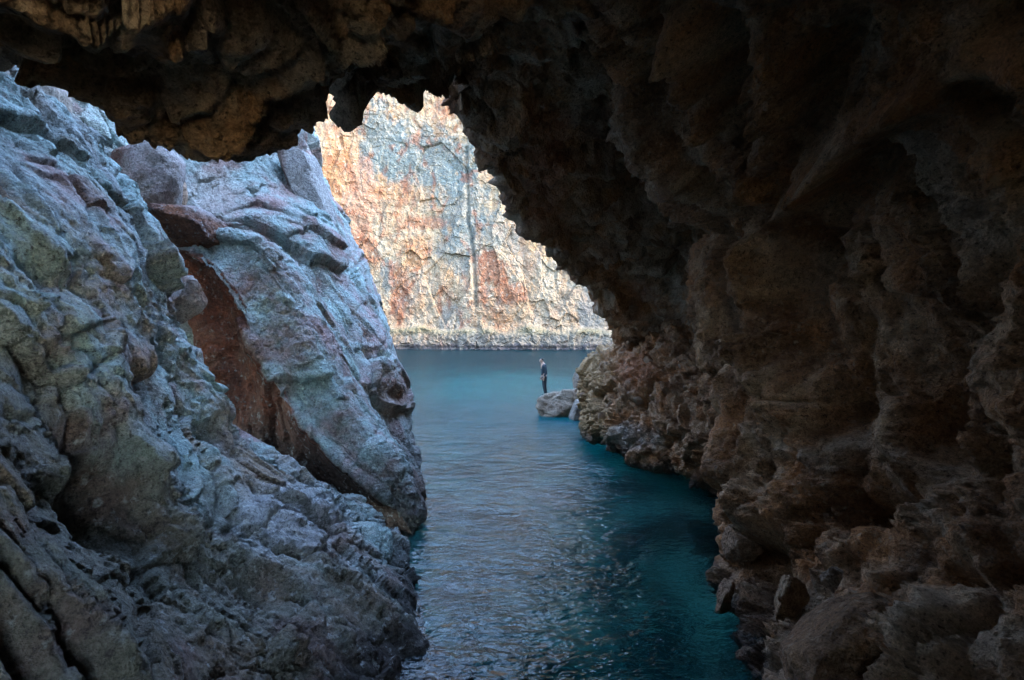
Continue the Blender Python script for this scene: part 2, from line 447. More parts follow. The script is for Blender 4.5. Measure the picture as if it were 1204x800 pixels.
# ---- left cave wall (near)
Wp = lambda x, y, z: (x, y, z)
L1 = [
 [Wp(-1.9, 9.6, -1.5), P(487, 668, 8.9), P(474, 640, 9.3), P(445, 618, 9.8), P(410, 590, 10.4), Wp(-4.6, 12.0, 0.2)],
 [Wp(-1.0, 8.2, -1.5), P(484, 712, 7.7), P(448, 655, 8.2), P(385, 585, 8.8), P(330, 545, 9.6), Wp(-5.4, 11.5, 1.0)],
 [Wp(-0.7, 6.4, -1.5), P(466, 785, 6.4), P(395, 680, 7.0), P(315, 560, 8.0), P(272, 512, 8.8), Wp(-6.0, 10.6, 2.2)],
 [Wp(-0.8, 5.2, -1.3), P(430, 840, 5.5), P(320, 690, 6.1), P(240, 540, 7.0), P(248, 455, 8.3), Wp(-6.4, 10.4, 3.2)],
 [Wp(-1.0, 4.2, -1.0), P(350, 850, 4.7), P(230, 690, 5.3), P(180, 500, 6.1), P(214, 378, 8.0), Wp(-6.8, 10.2, 4.6)],
 [Wp(-1.3, 3.2, -0.5), P(230, 860, 3.9), P(130, 670, 4.5), P(110, 420, 5.4), P(176, 282, 7.8), Wp(-7.6, 10.0, 6.0)],
 [Wp(-1.5, 2.2, 0.0), P(90, 860, 3.1), P(30, 640, 3.7), P(30, 340, 4.9), P(108, 180, 7.4), Wp(-8.4, 9.8, 7.6)],
 [Wp(-1.8, 1.2, 0.3), P(-80, 860, 2.5), P(-80, 600, 3.1), P(-60, 280, 4.5), P(0, 88, 6.8), Wp(-9.2, 9.4, 9.2)],
 [Wp(-2.3, -0.5, 0.5), Wp(-2.8, 0.3, 2.0), Wp(-3.3, 1.0, 3.4), Wp(-4.4, 2.4, 5.4), Wp(-5.8, 4.8, 7.8), Wp(-9.4, 7.0, 10.5)],
 [Wp(-2.6, -5.0, 0.5), Wp(-3.1, -5.0, 2.2), Wp(-3.7, -5.0, 4.0), Wp(-4.6, -4.6, 6.0), Wp(-5.8, -4.0, 8.2), Wp(-9.4, -4.0, 10.5)],
]
g = loft(L1, 560, 430)
p = g.reshape(-1, 3); n = grid_normals(g).reshape(-1, 3)
n = np.where(((n * (np.array([0, 2, CAM_H]) - p)).sum(1) < 0)[:, None], -n, n) if False else n
if n[len(n) // 2, 0] < 0: n = -n
q = dip(p)
d = rock_disp(p, 1.5, 0.28, 2, q=q, pits=0.85, facets=(0.9, 0.65, 0.35), micro=0.07, crack=0.14)
d = bumps(p, d, [(245, 408, 8.0, 0.3, 0.12), (255, 482, 8.2, 0.36, 0.25), (205, 350, 7.8, 0.3, 0.08), (235, 510, 7.2, 0.35, -0.35),
                 (220, 455, 7.4, 0.3, -0.25), (105, 610, 4.6, 0.42, -0.55), (60, 570, 4.2, 0.25, 0.2), (160, 560, 5.4, 0.3, 0.2),
                 (120, 690, 4.4, 0.25, 0.18), (340, 600, 7.6, 0.4, 0.15), (440, 625, 9.0, 0.3, 0.25), (380, 590, 8.6, 0.3, 0.2),
                 (300, 700, 5.8, 0.25, -0.2), (215, 640, 5.5, 0.3, 0.2), (40, 330, 4.9, .22, -.25), (85, 345, 5.2, .2, -.22)])
d = np.clip(d, -0.75, 0.42) * (0.5 + 0.5 * sstep(3.0, 5.5, np.linalg.norm(p - np.array([0, 0, CAM_H]), axis=1)))
p2 = p + n * d[:, None]
px, py, dd = to_px(p2)
c = palette(q, [(0.31, 0.46, 0.45), (0.42, 0.28, 0.27), (0.41, 0.57, 0.55), (0.30, 0.22, 0.15), (0.36, 0.41, 0.41)], 0.9, 4, 4.0)
fn = fbm(p * 1.7 + 5, 5, 0.6)
low = sstep(0.1, 0.75, (py - (330 + 0.55 * px)) / 260 + 0.6 * fn)          # darker olive brown over the lower rock
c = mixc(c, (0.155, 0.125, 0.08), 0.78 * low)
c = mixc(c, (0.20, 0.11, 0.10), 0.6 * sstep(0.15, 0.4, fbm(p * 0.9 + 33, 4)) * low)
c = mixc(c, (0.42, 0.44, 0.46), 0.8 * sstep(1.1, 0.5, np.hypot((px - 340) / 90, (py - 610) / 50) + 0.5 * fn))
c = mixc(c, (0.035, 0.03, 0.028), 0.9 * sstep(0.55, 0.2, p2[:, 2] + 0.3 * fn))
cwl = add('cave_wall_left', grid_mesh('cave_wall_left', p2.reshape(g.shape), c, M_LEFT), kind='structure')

# ---- rock mass behind the leaning slab
L3 = [
 [Wp(-10, 12, -1.5), Wp(-10, 12, 2), Wp(-10, 12.5, 5.5), Wp(-10, 13, 8), Wp(-11, 14, 12)],
 [P(190, 470, 14), P(205, 340, 13.6), P(215, 265, 13.6), P(205, 205, 14.2), P(190, 110, 15)],
 [P(265, 520, 13.8), P(280, 345, 13.2), P(290, 258, 14), P(285, 200, 15), P(275, 110, 16)],
 [P(340, 575, 13.2), P(350, 400, 12.9), P(352, 295, 14.0), P(335, 222, 15.5), P(330, 110, 17)],
 [P(420, 610, 12.5), P(405, 460, 12.6), P(400, 330, 14.3), P(378, 245, 16), P(360, 120, 17.5)],
 [P(462, 625, 12.0), P(462, 520, 12.8), P(437, 370, 14.8), P(392, 278, 16.5), P(348, 130, 18)],
 [P(484, 630, 12.6), P(484, 520, 13.6), P(461, 400, 15.8), P(420, 310, 17.5), P(360, 140, 19)],
 [P(482, 600, 16), P(478, 510, 17), P(452, 405, 19), P(404, 320, 20), P(345, 140, 22)],
 [P(430, 560, 24), P(420, 500, 25), P(400, 410, 26), P(370, 330, 27), P(300, 140, 30)],
]
for col_ in L3:
    x0, y0, z0 = col_[0]
    col_.insert(0, (x0, y0, min(z0, 0) - 1.6))
g = loft(L3, 440, 360, 0.13)
p = g.reshape(-1, 3); n = grid_normals(g).reshape(-1, 3)
if n[(g.shape[0] // 2) * g.shape[1] + g.shape[1] // 2, 1] > 0: n = -n
q = dip(p, -1.0, 1.35)
d = np.clip(rock_disp(p, 2.1, 0.32, 5, q=q, pits=0.5, facets=(0.9, 0.55, 0.22), micro=0.06, crack=0.16), -0.6, 0.36) - 0.06
d = bumps(p, d, [(395, 425, 12.8, 0.45, -0.6), (410, 440, 12.8, 0.3, 0.15), (455, 460, 13.2, 0.3, -0.3), (380, 330, 13.8, 0.4, -0.2)])
p2 = p + n * d[:, None]
px, py, dd = to_px(p2)
c = palette(q, [(0.33, 0.47, 0.46), (0.44, 0.30, 0.29), (0.42, 0.58, 0.56), (0.30, 0.19, 0.16), (0.36, 0.45, 0.44)], 0.9, 6, 4.0)
fn = fbm(p * 1.3 + 5, 5, 0.6)
c = mixc(c, (0.26, 0.12, 0.08), 0.7 * sstep(1.1, 0.5, np.hypot((px - 460) / 22, (py - 465) / 40) + 0.6 * fn))
c = mixc(c, (0.22, 0.14, 0.13), 0.7 * sstep(1.1, 0.5, np.hypot((px - 395) / 30, (py - 430) / 30) + 0.6 * fn))
c = mixc(c, (0.50, 0.50, 0.47), 0.7 * sstep(1.1, 0.4, np.hypot((px - 250) / 40, (py - 225) / 40) + 0.6 * fn))
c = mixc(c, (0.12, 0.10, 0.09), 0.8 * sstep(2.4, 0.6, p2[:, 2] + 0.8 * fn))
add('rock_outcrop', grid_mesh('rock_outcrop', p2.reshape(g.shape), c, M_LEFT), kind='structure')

# ---- vault: ceiling running over into the far part of the right wall
V = [  # mouth edge, then inwards
 [Wp(-8.5, 5.0, 6.4), Wp(-8.3, 3, 6.4), Wp(-8, 1.5, 6.5), Wp(-8, -1, 7.0), Wp(-8, -5, 8)],
 [P(-70, 50, 5.0), P(-110, -10, 3.9), P(-170, -60, 3.0), Wp(-3.6, 1.0, 5.8), Wp(-4.2, -5, 7)],
 [P(55, 108, 5.6), P(50, 68, 4.5), P(35, 15, 3.4), P(20, -200, 2.4), Wp(-3.6, -5, 7)],
 [P(125, 136, 6.0), P(125, 120, 4.8), P(118, 30, 3.6), P(110, -200, 2.4), Wp(-2.8, -5, 7)],
 [P(200, 178, 6.2), P(192, 130, 5.0), P(197, 40, 3.8), P(200, -200, 2.4), Wp(-2.0, -5, 7)],
 [P(245, 164, 6.3), P(255, 114, 5.1), P(268, 32, 3.9), P(290, -200, 2.5), Wp(-1.4, -5, 7)],
 [P(305, 149, 6.6), P(325, 108, 5.4), P(350, 38, 4.2), P(380, -200, 2.6), Wp(-.7, -5, 7)],
 [P(374, 120, 6.9), P(390, 95, 5.7), P(415, 30, 4.5), P(450, -200, 2.8), Wp(0, -5, 7)],
 [P(408, 108, 7.4), P(440, 70, 6.2), P(472, 20, 4.9), P(520, -200, 3.0), Wp(.6, -5, 7)],
 [P(458, 114, 8.0), P(492, 60, 6.8), P(530, 15, 5.5), P(580, -200, 3.2), Wp(1.2, -5, 7.5)],
 [P(516, 106, 8.8), P(545, 72, 7.6), P(590, 20, 6.2), P(655, -150, 4.0), Wp(2, -5, 8)],
 [P(528, 122, 9.8), P(575, 105, 8.8), P(640, 45, 7.6), P(740, -60, 6.4), Wp(4, -3, 8)],
 [P(556, 160, 10.8), P(610, 132, 10.0), P(690, 75, 9.2), P(800, 20, 8.6), Wp(6, 2, 8)],
 [P(582, 212, 11.8), P(640, 182, 11.3), P(725, 128, 10.8), P(840, 100, 10.4), Wp(7, 5, 7)],
 [P(622, 268, 13.8), P(682, 236, 13.0), P(765, 195, 12.4), P(880, 180, 11.6), Wp(8, 7, 6)],
 [P(660, 312, 16.0), P(716, 284, 15.0), P(795, 255, 13.8), P(900, 250, 12.4), Wp(8.5, 8, 5)],
 [P(694, 348, 18.4), P(748, 325, 17.0), P(815, 312, 15.0), P(915, 310, 13.0), Wp(8.8, 9, 4)],
 [P(722, 392, 20.8), P(768, 370, 18.6), P(828, 372, 15.8), P(925, 380, 13.4), Wp(9, 9.5, 3)],
 [P(735, 440, 22.5), P(785, 440, 19.6), P(835, 450, 16.4), P(930, 460, 13.6), Wp(9, 10, 1)],
 [P(745, 560, 22.8), P(800, 560, 20), P(850, 560, 16.6), P(940, 600, 13.8), Wp(9, 10, -1.5)],
]
for k in range(1, 13):                                # the left and top of the lip lie close to the viewer
    f_ = 0.80 if k < 9 else 0.80 + 0.05 * (k - 8)
    if 7 <= k <= 10:                                  # unseen roof raised here so the rear fill reaches the arch
        V[k][3] = tuple(np.array([0, 0, CAM_H]) + 1.45 * (np.array(V[k][3]) - np.array([0, 0, CAM_H]))); V[k][4] = V[k][4][:2] + (8.6,)
    V[k] = [tuple(np.array([0, 0, CAM_H]) + f_ * (np.array(q_) - np.array([0, 0, CAM_H]))) if q_[1] > 0.3 else q_ for q_ in V[k]]
out = []
for col_ in V:                                        # turn the lip up and away outside the mouth
    e0, e1 = np.array(col_[0]), np.array(col_[1])
    out.append([tuple(e0 + np.array([0.2, 0.2, 2.6]) + 0.10 * (e0 - e1)), tuple(e0 + np.array([0, 0, 0.9]) + 0.22 * (e0 - e1))] + col_)
g = loft(out, 600, 420, 0.2)
p = g.reshape(-1, 3); n = grid_normals(g).reshape(-1, 3)
k = 200 * g.shape[1] + 260
if n[k, 2] > 0: n = -n
d = rock_disp(p, 1.2, 0.36, 8, pits=0.5, facets=(1.0, 0.75, 0.2), rough=0.7, micro=0.05, crack=0.2)
d += 0.08 * fbm(p / 0.6 + 3, 3, 0.5, True) - 0.10
# crust like cauliflower on the hanging lobes
f1, e, o, h = cells(p / 0.16 + 2); m = sstep(0.0, 0.3, fbm(p / 1.3 + 77, 3))
d += 0.05 * m * sstep(0.6, 0.1, f1)
d = bumps(p, d, [(230, 170, 9.0, 0.4, -0.06), (235, 100, 8.0, 0.38, -0.7), (125, 150, 8.2, 0.45, -0.8), (65, 105, 7.2, 0.3, -0.5),
                 (412, 128, 6.0, 0.30, -0.30), (385, 128, 6.0, 0.25, 0.16), (605, 75, 10.4, 0.6, -1.0), (700, 60, 10.8, 0.5, -0.6), (600, 150, 12.8, 0.5, 0.3), (370, 40, 7.2, 0.22, 0.22),
                 (680, 270, 16.0, 0.6, 0.25), (780, 230, 14, 0.9, -0.6), (780, 320, 16, 0.8, -0.5), (640, 215, 14.2, 0.5, 0.25),
                 (300, 60, 7.4, 0.35, 0.25), (160, 80, 7.4, 0.4, 0.25), (420, 50, 8, 0.35, -0.3)])
p2 = p + n * d[:, None]
px, py, dd = to_px(p2)
brown = [(0.46, 0.265, 0.14), (0.50, 0.29, 0.14), (0.50, 0.38, 0.28), (0.28, 0.17, 0.10), (0.48, 0.31, 0.19)]
WARM = np.array([1.06, 0.86, 0.66])
crust = [(0.50, 0.40, 0.31), (0.17, 0.10, 0.06), (0.44, 0.25, 0.13), (0.52, 0.44, 0.36), (0.22, 0.14, 0.09), (0.40, 0.22, 0.11)]
c = palette(p, crust, 0.7, 9, 5.0) * np.array([1.0, 0.92, 0.80])
fn = fbm(p * 1.3 + 5, 5, 0.6)
c = mixc(c, (0.30, 0.12, 0.06), 0.7 * sstep(1.1, 0.5, np.hypot((px - 640) / 30, (py - 190) / 90) + 0.7 * fn))
c = mixc(c, (0.33, 0.14, 0.08), 0.6 * sstep(1.1, 0.5, np.hypot((px - 525) / 18, (py - 125) / 28) + 0.5 * fn))
c = mixc(c, (0.36, 0.30, 0.25), 0.6 * sstep(0.1, 0.4, fbm(p / 1.1 + 55, 4)) * sstep(700, 300, px))
c = mixc(c, (0.30, 0.15, 0.08), 0.5 * sstep(0.15, 0.4, fbm(p / 1.4 + 95, 4)))
nu = g.shape[0]
ks = int(nu * 0.60)
pg = p2.reshape(g.shape); cg = c.reshape(g.shape)
ceil = add('cave_ceiling', grid_mesh('cave_ceiling', pg[:ks + 1], cg[:ks + 1].reshape(-1, 3), M_RIGHT), kind='structure')
far_r = pg[ks:]
n_far = n.reshape(g.shape)[ks:]
cwf = add('cave_wall_mouth', grid_mesh('cave_wall_mouth', pg[ks:], cg[ks:].reshape(-1, 3), M_RIGHT), kind='structure')

# ---- overhanging foot of the right wall
R3 = [
 [P(740, 425, 26), P(706, 430, 25), P(698, 450, 25), P(694, 475, 25), P(696, 490, 25), Wp(5.2, 25.5, 0.2), Wp(5.2, 25.5, -2)],
 [P(760, 405, 22.5), P(716, 410, 21.8), P(690, 432, 21.2), P(686, 470, 20.8), P(696, 508, 20.6), Wp(4.6, 21.2, 0.1), Wp(4.8, 21.5, -2)],
 [P(790, 390, 20), P(750, 408, 19.0), P(728, 450, 17.8), P(724, 495, 17.0), P(738, 532, 16.5), Wp(4.8, 18.0, 0.25), Wp(5.2, 18.6, -2)],
 [P(830, 360, 18), P(795, 385, 16.8), P(780, 445, 15.8), P(778, 505, 15.0), P(792, 552, 14.7), Wp(5.6, 16.0, 0.25), Wp(6.2, 16.6, -2)],
 [P(870, 370, 15.2), P(835, 400, 14.6), P(826, 460, 13.8), P(826, 525, 13.3), P(838, 572, 13.1), Wp(6.3, 14.0, 0.25), Wp(6.9, 14.6, -2)],
 [P(920, 390, 12.6), P(885, 415, 12.4), P(872, 475, 12.0), P(876, 540, 11.8), P(884, 596, 11.7), Wp(6.8, 12.2, 0.25), Wp(7.3, 12.6, -2)],
 [P(990, 400, 11.0), P(950, 430, 10.9), P(940, 480, 10.8), P(940, 560, 10.6), P(945, 610, 10.5), Wp(7.2, 10.6, 0.25), Wp(7.6, 10.8, -2)],
]
g = loft(R3, 330, 260)
p = g.reshape(-1, 3); n = grid_normals(g).reshape(-1, 3)
if n[(165) * g.shape[1] + 100, 0] > 0: n = -n
d = rock_disp(p, 1.3, 0.32, 12, pits=0.45, facets=(1.0, 0.9, 0.6), rough=0.7, micro=0.08, crack=0.3)
p2 = p + n * d[:, None]
px, py, dd = to_px(p2)
c = palette(p, crust, 0.6, 13, 4.5) * WARM
fn = fbm(p * 1.3 + 5, 5, 0.6)
c = mixc(c, (0.36, 0.23, 0.10), 0.8 * sstep(735, 700, px + 25 * fn))
c = mixc(c, (0.38, 0.15, 0.07), 0.75 * sstep(1.1, 0.4, np.hypot((px - 750) / 28, (py - 435) / 26) + 0.8 * fn))
c = mixc(c, (0.36, 0.34, 0.30), 0.6 * sstep(1.1, 0.4, np.hypot((px - 745) / 40, (py - 515) / 26) + 0.6 * fn))
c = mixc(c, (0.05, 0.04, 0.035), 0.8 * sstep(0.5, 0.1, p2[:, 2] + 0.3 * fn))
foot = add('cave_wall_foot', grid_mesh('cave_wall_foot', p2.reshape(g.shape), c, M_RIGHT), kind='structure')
g_foot, n_foot = p2.reshape(g.shape), n.reshape(g.shape)

# ---- near right wall with its hanging fold
rows_y = [820, 740, 700, 640, 570, 480, 400, 320, 250, 190, 100, 0, -160, -420]
S0 = [(896, 6.0), (862, 7.4), (848, 8.0), (860, 8.5), (858, 8.9), (838, 9.6), (822, 10.2), (826, 10.0), (836, 9.6), (792, 9.1), (738, 8.4), (716, 7.4), (690, 6.2), (660, 5.0)]
S1 = [(960, 5.2), (925, 6.3), (920, 6.7), (922, 7.2), (915, 7.8), (895, 8.5), (884, 8.9), (884, 8.8), (900, 8.4), (872, 8.0), (830, 7.2), (806, 6.3), (790, 5.2), (770, 4.2)]
S2 = [(1060, 4.4), (1030, 5.1), (1025, 5.5), (1010, 6.1), (1000, 6.6), (980, 7.1), (962, 7.4), (966, 7.4), (985, 7.1), (975, 6.7), (945, 6.0), (920, 5.3), (905, 4.4), (885, 3.6)]
S3 = [(1190, 3.6), (1150, 4.2), (1140, 4.5), (1125, 5.0), (1115, 5.4), (1100, 5.8), (1088, 6.0), (1085, 6.0), (1095, 5.8), (1085, 5.5), (1065, 5.0), (1045, 4.4), (1030, 3.7), (1010, 3.0)]
S4 = [(1380, 2.8), (1320, 3.3), (1300, 3.5), (1280, 3.8), (1265, 4.1), (1250, 4.3), (1240, 4.4), (1236, 4.4), (1240, 4.3), (1230, 4.1), (1215, 3.8), (1200, 3.4), (1180, 3.0), (1160, 2.5)]
cols = []
back = [(P(x + 90, y, d + 4.0)) for (x, d), y in zip(S0, rows_y)]
cols.append(back)
cols.append([P(x + 12, y, d + 1.2) for (x, d), y in zip(S0, rows_y)])
for S in (S0, S1, S2, S3, S4): cols.append([P(x, y, d) for (x, d), y in zip(S, rows_y)])
zz = [pt[2] for pt in cols[-1]]
cols.append([(2.9 + 0.06 * k, 0.4, z) for k, z in enumerate(zz)])
cols.append([(1.9 + 0.03 * k, -2.0, z) for k, z in enumerate(zz)])          # added unseen buttress, keeps the rear fill off the near right wall
cols.append([(4.6 + 0.1 * k, -3.4, z) for k, z in enumerate(zz)])
cols.append([(5.4 + 0.1 * k, -5.6, z) for k, z in enumerate(zz)])
for col_ in cols:
    x0, y0, z0 = col_[0]; col_.insert(0, (x0, y0, -1.8))
g = loft(cols, 470, 470)
p = g.reshape(-1, 3); n = grid_normals(g).reshape(-1, 3)
if n[(g.shape[0] // 2) * g.shape[1] + 250, 0] > 0: n = -n
qs = p * np.array([1.0, 1.0, 0.55])
d = rock_disp(p, 1.3, 0.30, 15, q=qs, pits=0.5, facets=(1.0, 0.9, 0.4), rough=0.75, micro=0.07, crack=0.3)
diag = np.stack([p[:, 0] + 0.45 * p[:, 2], p[:, 1], p[:, 2] * 0.3 - 0.15 * p[:, 0]], 1)
d += 0.30 * fbm(diag / 0.8 + 3, 4, 0.6, True) - 0.08
px, py, dd = to_px(p)
rid = seg_dist(px, py, [(1000, 170), (940, 240), (900, 305), (888, 370), (905, 430), (940, 490)])
d += np.where(dd > 0, 0.45 * np.exp(-(rid / 16)**2), 0)
hol = seg_dist(px, py, [(1030, 190), (975, 260), (940, 330), (950, 400), (985, 470)])
d -= np.where(dd > 0, 0.55 * np.exp(-(hol / 30)**2), 0)
rid = seg_dist(px, py, [(740, 110), (795, 195), (835, 248)])
d += np.where(dd > 0, 0.35 * np.exp(-(rid / 14)**2), 0)
for line, a, w in (([(825, 0), (830, 90), (832, 130)], 0.3, 14), ([(925, 60), (920, 110), (905, 200)], 0.32, 26), ([(862, 20), (866, 130)], -0.4, 18),
                   ([(780, 10), (775, 110)], -0.2, 16), ([(975, 40), (960, 140)], -0.4, 26), ([(905, 640), (900, 700), (895, 740)], -0.6, 16),
                   ([(880, 560), (905, 640)], 0.15, 12), ([(840, 300), (850, 420), (870, 560)], 0.15, 14), ([(1150, 60), (1000, 170)], 0.25, 20),
                   ([(1040, 590), (990, 600)], -0.3, 22), ([(1110, 400), (1090, 520)], -0.35, 30), ([(1050, 520), (1075, 545)], 0.25, 24)):
    r_ = seg_dist(px, py, line)
    d += np.where(dd > 0, 1.5 * a * np.exp(-(r_ / w)**2), 0)
p2 = p + n * d[:, None]
px, py, dd = to_px(p2)
c = palette(qs, crust, 0.6, 17, 4.5) * WARM * 1.1
fn = fbm(p * 1.5 + 5, 5, 0.6)
c = mixc(c, (0.46, 0.37, 0.27), 0.6 * sstep(0.12, 0.4, fbm(p / 0.9 + 155, 4)))
c = mixc(c, (0.27, 0.14, 0.07), 0.5 * sstep(0.12, 0.4, fbm(p / 1.1 + 195, 4)))
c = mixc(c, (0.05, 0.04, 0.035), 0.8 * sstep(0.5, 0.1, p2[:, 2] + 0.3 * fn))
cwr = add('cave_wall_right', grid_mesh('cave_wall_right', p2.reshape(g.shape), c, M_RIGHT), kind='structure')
g_r2, n_r2 = p2.reshape(g.shape), n.reshape(g.shape)

# ---- inner end of the cave behind the viewer
bk = [[(-9.5, -4.8, -2), (-6, -5.6, 2), (-6, -5.6, 6), (-9, -4.5, 11)], [(-3, -5.6, -2), (-3, -6.4, 2), (-3, -6.4, 6), (-3, -4.6, 11)],
      [(2, -5.6, -2), (2, -6.4, 2), (2, -6.4, 6), (2, -4.6, 11)], [(8, -4.8, -2), (5, -5.2, 2), (5, -5.2, 6), (8, -4, 11)]]
g = loft(bk, 90, 70); p = g.reshape(-1, 3); n = grid_normals(g).reshape(-1, 3)
if n[3000, 1] < 0: n = -n
p2 = p + n * rock_disp(p, 1.6, 0.3, 21)[:, None]
me = grid_mesh('cave_wall_back', p2.reshape(g.shape), palette(p, brown, 1.0, 19), M_RIGHT)
bm = bmesh.new(); bm.from_mesh(me)                       # made-up opening behind the viewer, added to let in fill light
REAR_FILL = (2.0, 4.2, 1.9, 1.8)
dead = [f for f in bm.faces if math.hypot((f.calc_center_median().x - REAR_FILL[0]) / REAR_FILL[2], (f.calc_center_median().z - REAR_FILL[1]) / REAR_FILL[3]) < 1]
bmesh.ops.delete(bm, geom=dead, context='FACES'); bm.to_mesh(me); bm.free()
add('cave_wall_back', me, kind='structure')

# ---- headland the cave is cut into (outer faces)
foot_line = [(-90, 46, -4), (-45, 34, -4), (-20, 26, -4), (-12, 17, -3), (-11, 9.5, 5)]
lip = [out[k][0] for k in range(1, 18)]
foot_line += [tuple(np.array(l) + np.array([0, -0.5, -0.5])) for l in lip]
foot_line += [(7.5, 24.5, -3), (16, 30, -4), (45, 36, -4), (90, 44, -4)]
H = []
for (x, y, z) in foot_line:
    yb = y
    H.append([(x, y, z), (x, yb - 0.3, max(z + 2.5, 3)), (x, yb - 1.0, max(z + 6, 10)), (x * 1.02, yb - 4, 20), (x * 1.05, yb - 10, 26),
              (x * 1.05, 0, 27), (x * 1.05, -7, 22), (x * 1.05, -9.5, 12), (x * 1.05, -9, 6.5 if abs(x) < 12 else -4)])  # back rim kept high so sky reaches the added rear opening
g = loft(H, 260, 150); p = g.reshape(-1, 3); n = grid_normals(g).reshape(-1, 3)
if n[130 * 150 + 60, 1] < 0: n = -n
dsp = rock_disp(p, 5.0, 0.5, 25, pits=0.1, micro=0.0) * sstep(0.0, 4.0, p[:, 2] - 4.0)
p2 = p + n * dsp[:, None]
c = palette(p, [(0.42, 0.40, 0.37), (0.45, 0.36, 0.26), (0.34, 0.35, 0.36)], 6, 2)
add('headland', grid_mesh('headland', p2.reshape(g.shape), c, M_LAND), kind='structure')

# ================================================================== BOULDERS
_ico = {}
def ico(sub):
    if sub not in _ico:
        bm = bmesh.new(); bmesh.ops.create_icosphere(bm, subdivisions=sub, radius=1.0)
        v = np.array([x.co[:] for x in bm.verts]); f = np.array([[a.index for a in x.verts] for x in bm.faces]); bm.free()
        _ico[sub] = (v, f)
    return _ico[sub]
def boulder_shape(seed, size, rot=(0, 0, 0), sub=5, cuts=14, amp=0.05, sc=None, planes=(), depth=(0.62, 0.95)):
    """ellipsoid cut by random planes, then weathered"""
    r = np.random.default_rng(seed)
    v, f = ico(sub); v = v.copy()
    nn = r.normal(size=(cuts, 3)); nn /= np.linalg.norm(nn, axis=1, keepdims=True)
    dd = r.uniform(depth[0], depth[1], cuts)
    for a in planes:
        nn = np.concatenate([nn, [np.array(a[:3]) / np.linalg.norm(a[:3])]]); dd = np.append(dd, a[3])
    for a, b in zip(nn, dd):
        h = v @ a
        v -= np.clip(h - b, 0, None)[:, None] * a * 0.94
    nrm = v / np.maximum(np.linalg.norm(v, axis=1, keepdims=True), 1e-6)
    v = v * np.array(size)
    s = sc or max(size) * 0.6
    v = v + nrm * rock_disp(v + seed * 3.3, s, amp * max(size), seed % 50, pits=0.3, micro=min(0.05, 0.05 * max(size)))[:, None]
    M = np.array(Matrix.Rotation(rot[2], 3, 'Z') @ Matrix.Rotation(rot[1], 3, 'Y') @ Matrix.Rotation(rot[0], 3, 'X'))
    return v @ M.T, f
GREY = [(0.40, 0.39, 0.39), (0.33, 0.26, 0.26), (0.46, 0.45, 0.43), (0.30, 0.27, 0.24)]
def boulder(name, at, size, rot, seed, cols, mat, label, group=None, parent=None, sub=5, paint=None, **kw):
    v, f = boulder_shape(seed, size, rot, sub, **kw)
    me = bpy.data.meshes.new(name)
    c = palette(v + np.array(at), cols, max(size) * 0.5, seed, 3.0)
    if paint is not None: c = paint(v, c)
    raw_mesh(me, v, f, c, mat)
    o = add(name, me, parent)
    o.location = at
    if parent is None:
        o['label'] = label; o['category'] = 'rock'
        if group: o['group'] = group
    return o

# ---- the long leaning slab with its red underside
ST = [  # crest (lit face meets red face), foot of red face, far edge of the lit face
 (P(206, 292, 11.9), P(200, 300, 12.0), P(222, 284, 12.6)),
 (P(236, 300, 11.5), P(212, 345, 12.1), P(285, 286, 13.2)),
 (P(277, 345, 11.2), P(232, 405, 12.0), P(345, 312, 13.2)),
 (P(302, 410, 11.0), P(256, 468, 11.9), P(388, 375, 12.8)),
 (P(345, 482, 10.8), P(300, 530, 11.5), P(415, 455, 12.2)),
 (P(402, 545, 10.7), P(362, 575, 11.2), P(455, 520, 11.8)),
 (P(455, 588, 10.5), P(432, 612, 10.9), P(486, 558, 11.3)),
 (P(482, 622, 10.5), P(476, 636, 10.7), P(492, 600, 10.9)),
 (P(487, 640, 10.6), P(484, 648, 10.7), P(490, 632, 10.8)),
]
rings = []
for cr, fo, fa in ST:
    cr, fo, fa = map(np.array, (cr, fo, fa))
    w = np.linalg.norm(fa - cr)
    mid = (cr + fa) / 2 + np.array([0.05, -0.2, 0.24]) * w
    bk1 = fa + np.array([0.0, 0.9, -0.7]) * w * 0.8
    bk2 = fo + np.array([0.0, 1.0, -0.1]) * w * 0.8
    crL = cr + (fo - cr) * 0.10; crR = cr + (fa - cr) * 0.10
    midr = (cr + fo) / 2 + np.array([0.05, 0.10, 0.0]) * w
    rings.append([tuple(x) for x in (crL, cr, crR, mid, fa, bk1, bk2, fo, midr, crL)])
g = loft(rings, 300, 300)
p = g.reshape(-1, 3); n = grid_normals(g).reshape(-1, 3)
cen = np.repeat(g.mean(axis=1, keepdims=True), g.shape[1], axis=1).reshape(-1, 3)
if ((p - cen) * n).sum() < 0: n = -n
q = dip(p, -0.9, 1.3)
vpos = np.tile(np.linspace(0, 1, g.shape[1]), g.shape[0])
al = ang_len(np.swapaxes(np.array(rings), 0, 1)); al = np.concatenate([[0], np.cumsum(al)]) / al.sum()
fn = fbm(p * 1.6 + 5, 5, 0.6)
red = np.maximum(sstep(al[7] - 0.06, al[7] - 0.03, vpos + 0.012 * fn), sstep(al[1], al[1] * 0.3, vpos + 0.01 * fn))
d = rock_disp(p, 1.7, 0.23, 31, q=q, pits=0.5, facets=(0.8, 0.5, 0.25), micro=0.06, crack=0.15)
ends = np.repeat(sstep(0, 0.06, np.linspace(0, 1, g.shape[0])) * sstep(1, 0.95, np.linspace(0, 1, g.shape[0])), g.shape[1])
seam = sstep(0.0, 0.03, vpos) * sstep(1.0, 0.97, vpos)
d0 = d.reshape(g.shape[:2]); k = np.linspace(0, 1, g.shape[1])
wgt = sstep(0.97, 1.0, k)[None, :]
d = (d0 * (1 - wgt) + d0[:, :1] * wgt).ravel() * (1 - 0.2 * red) * (0.25 + 0.75 * ends)
p2 = p + n * d[:, None]
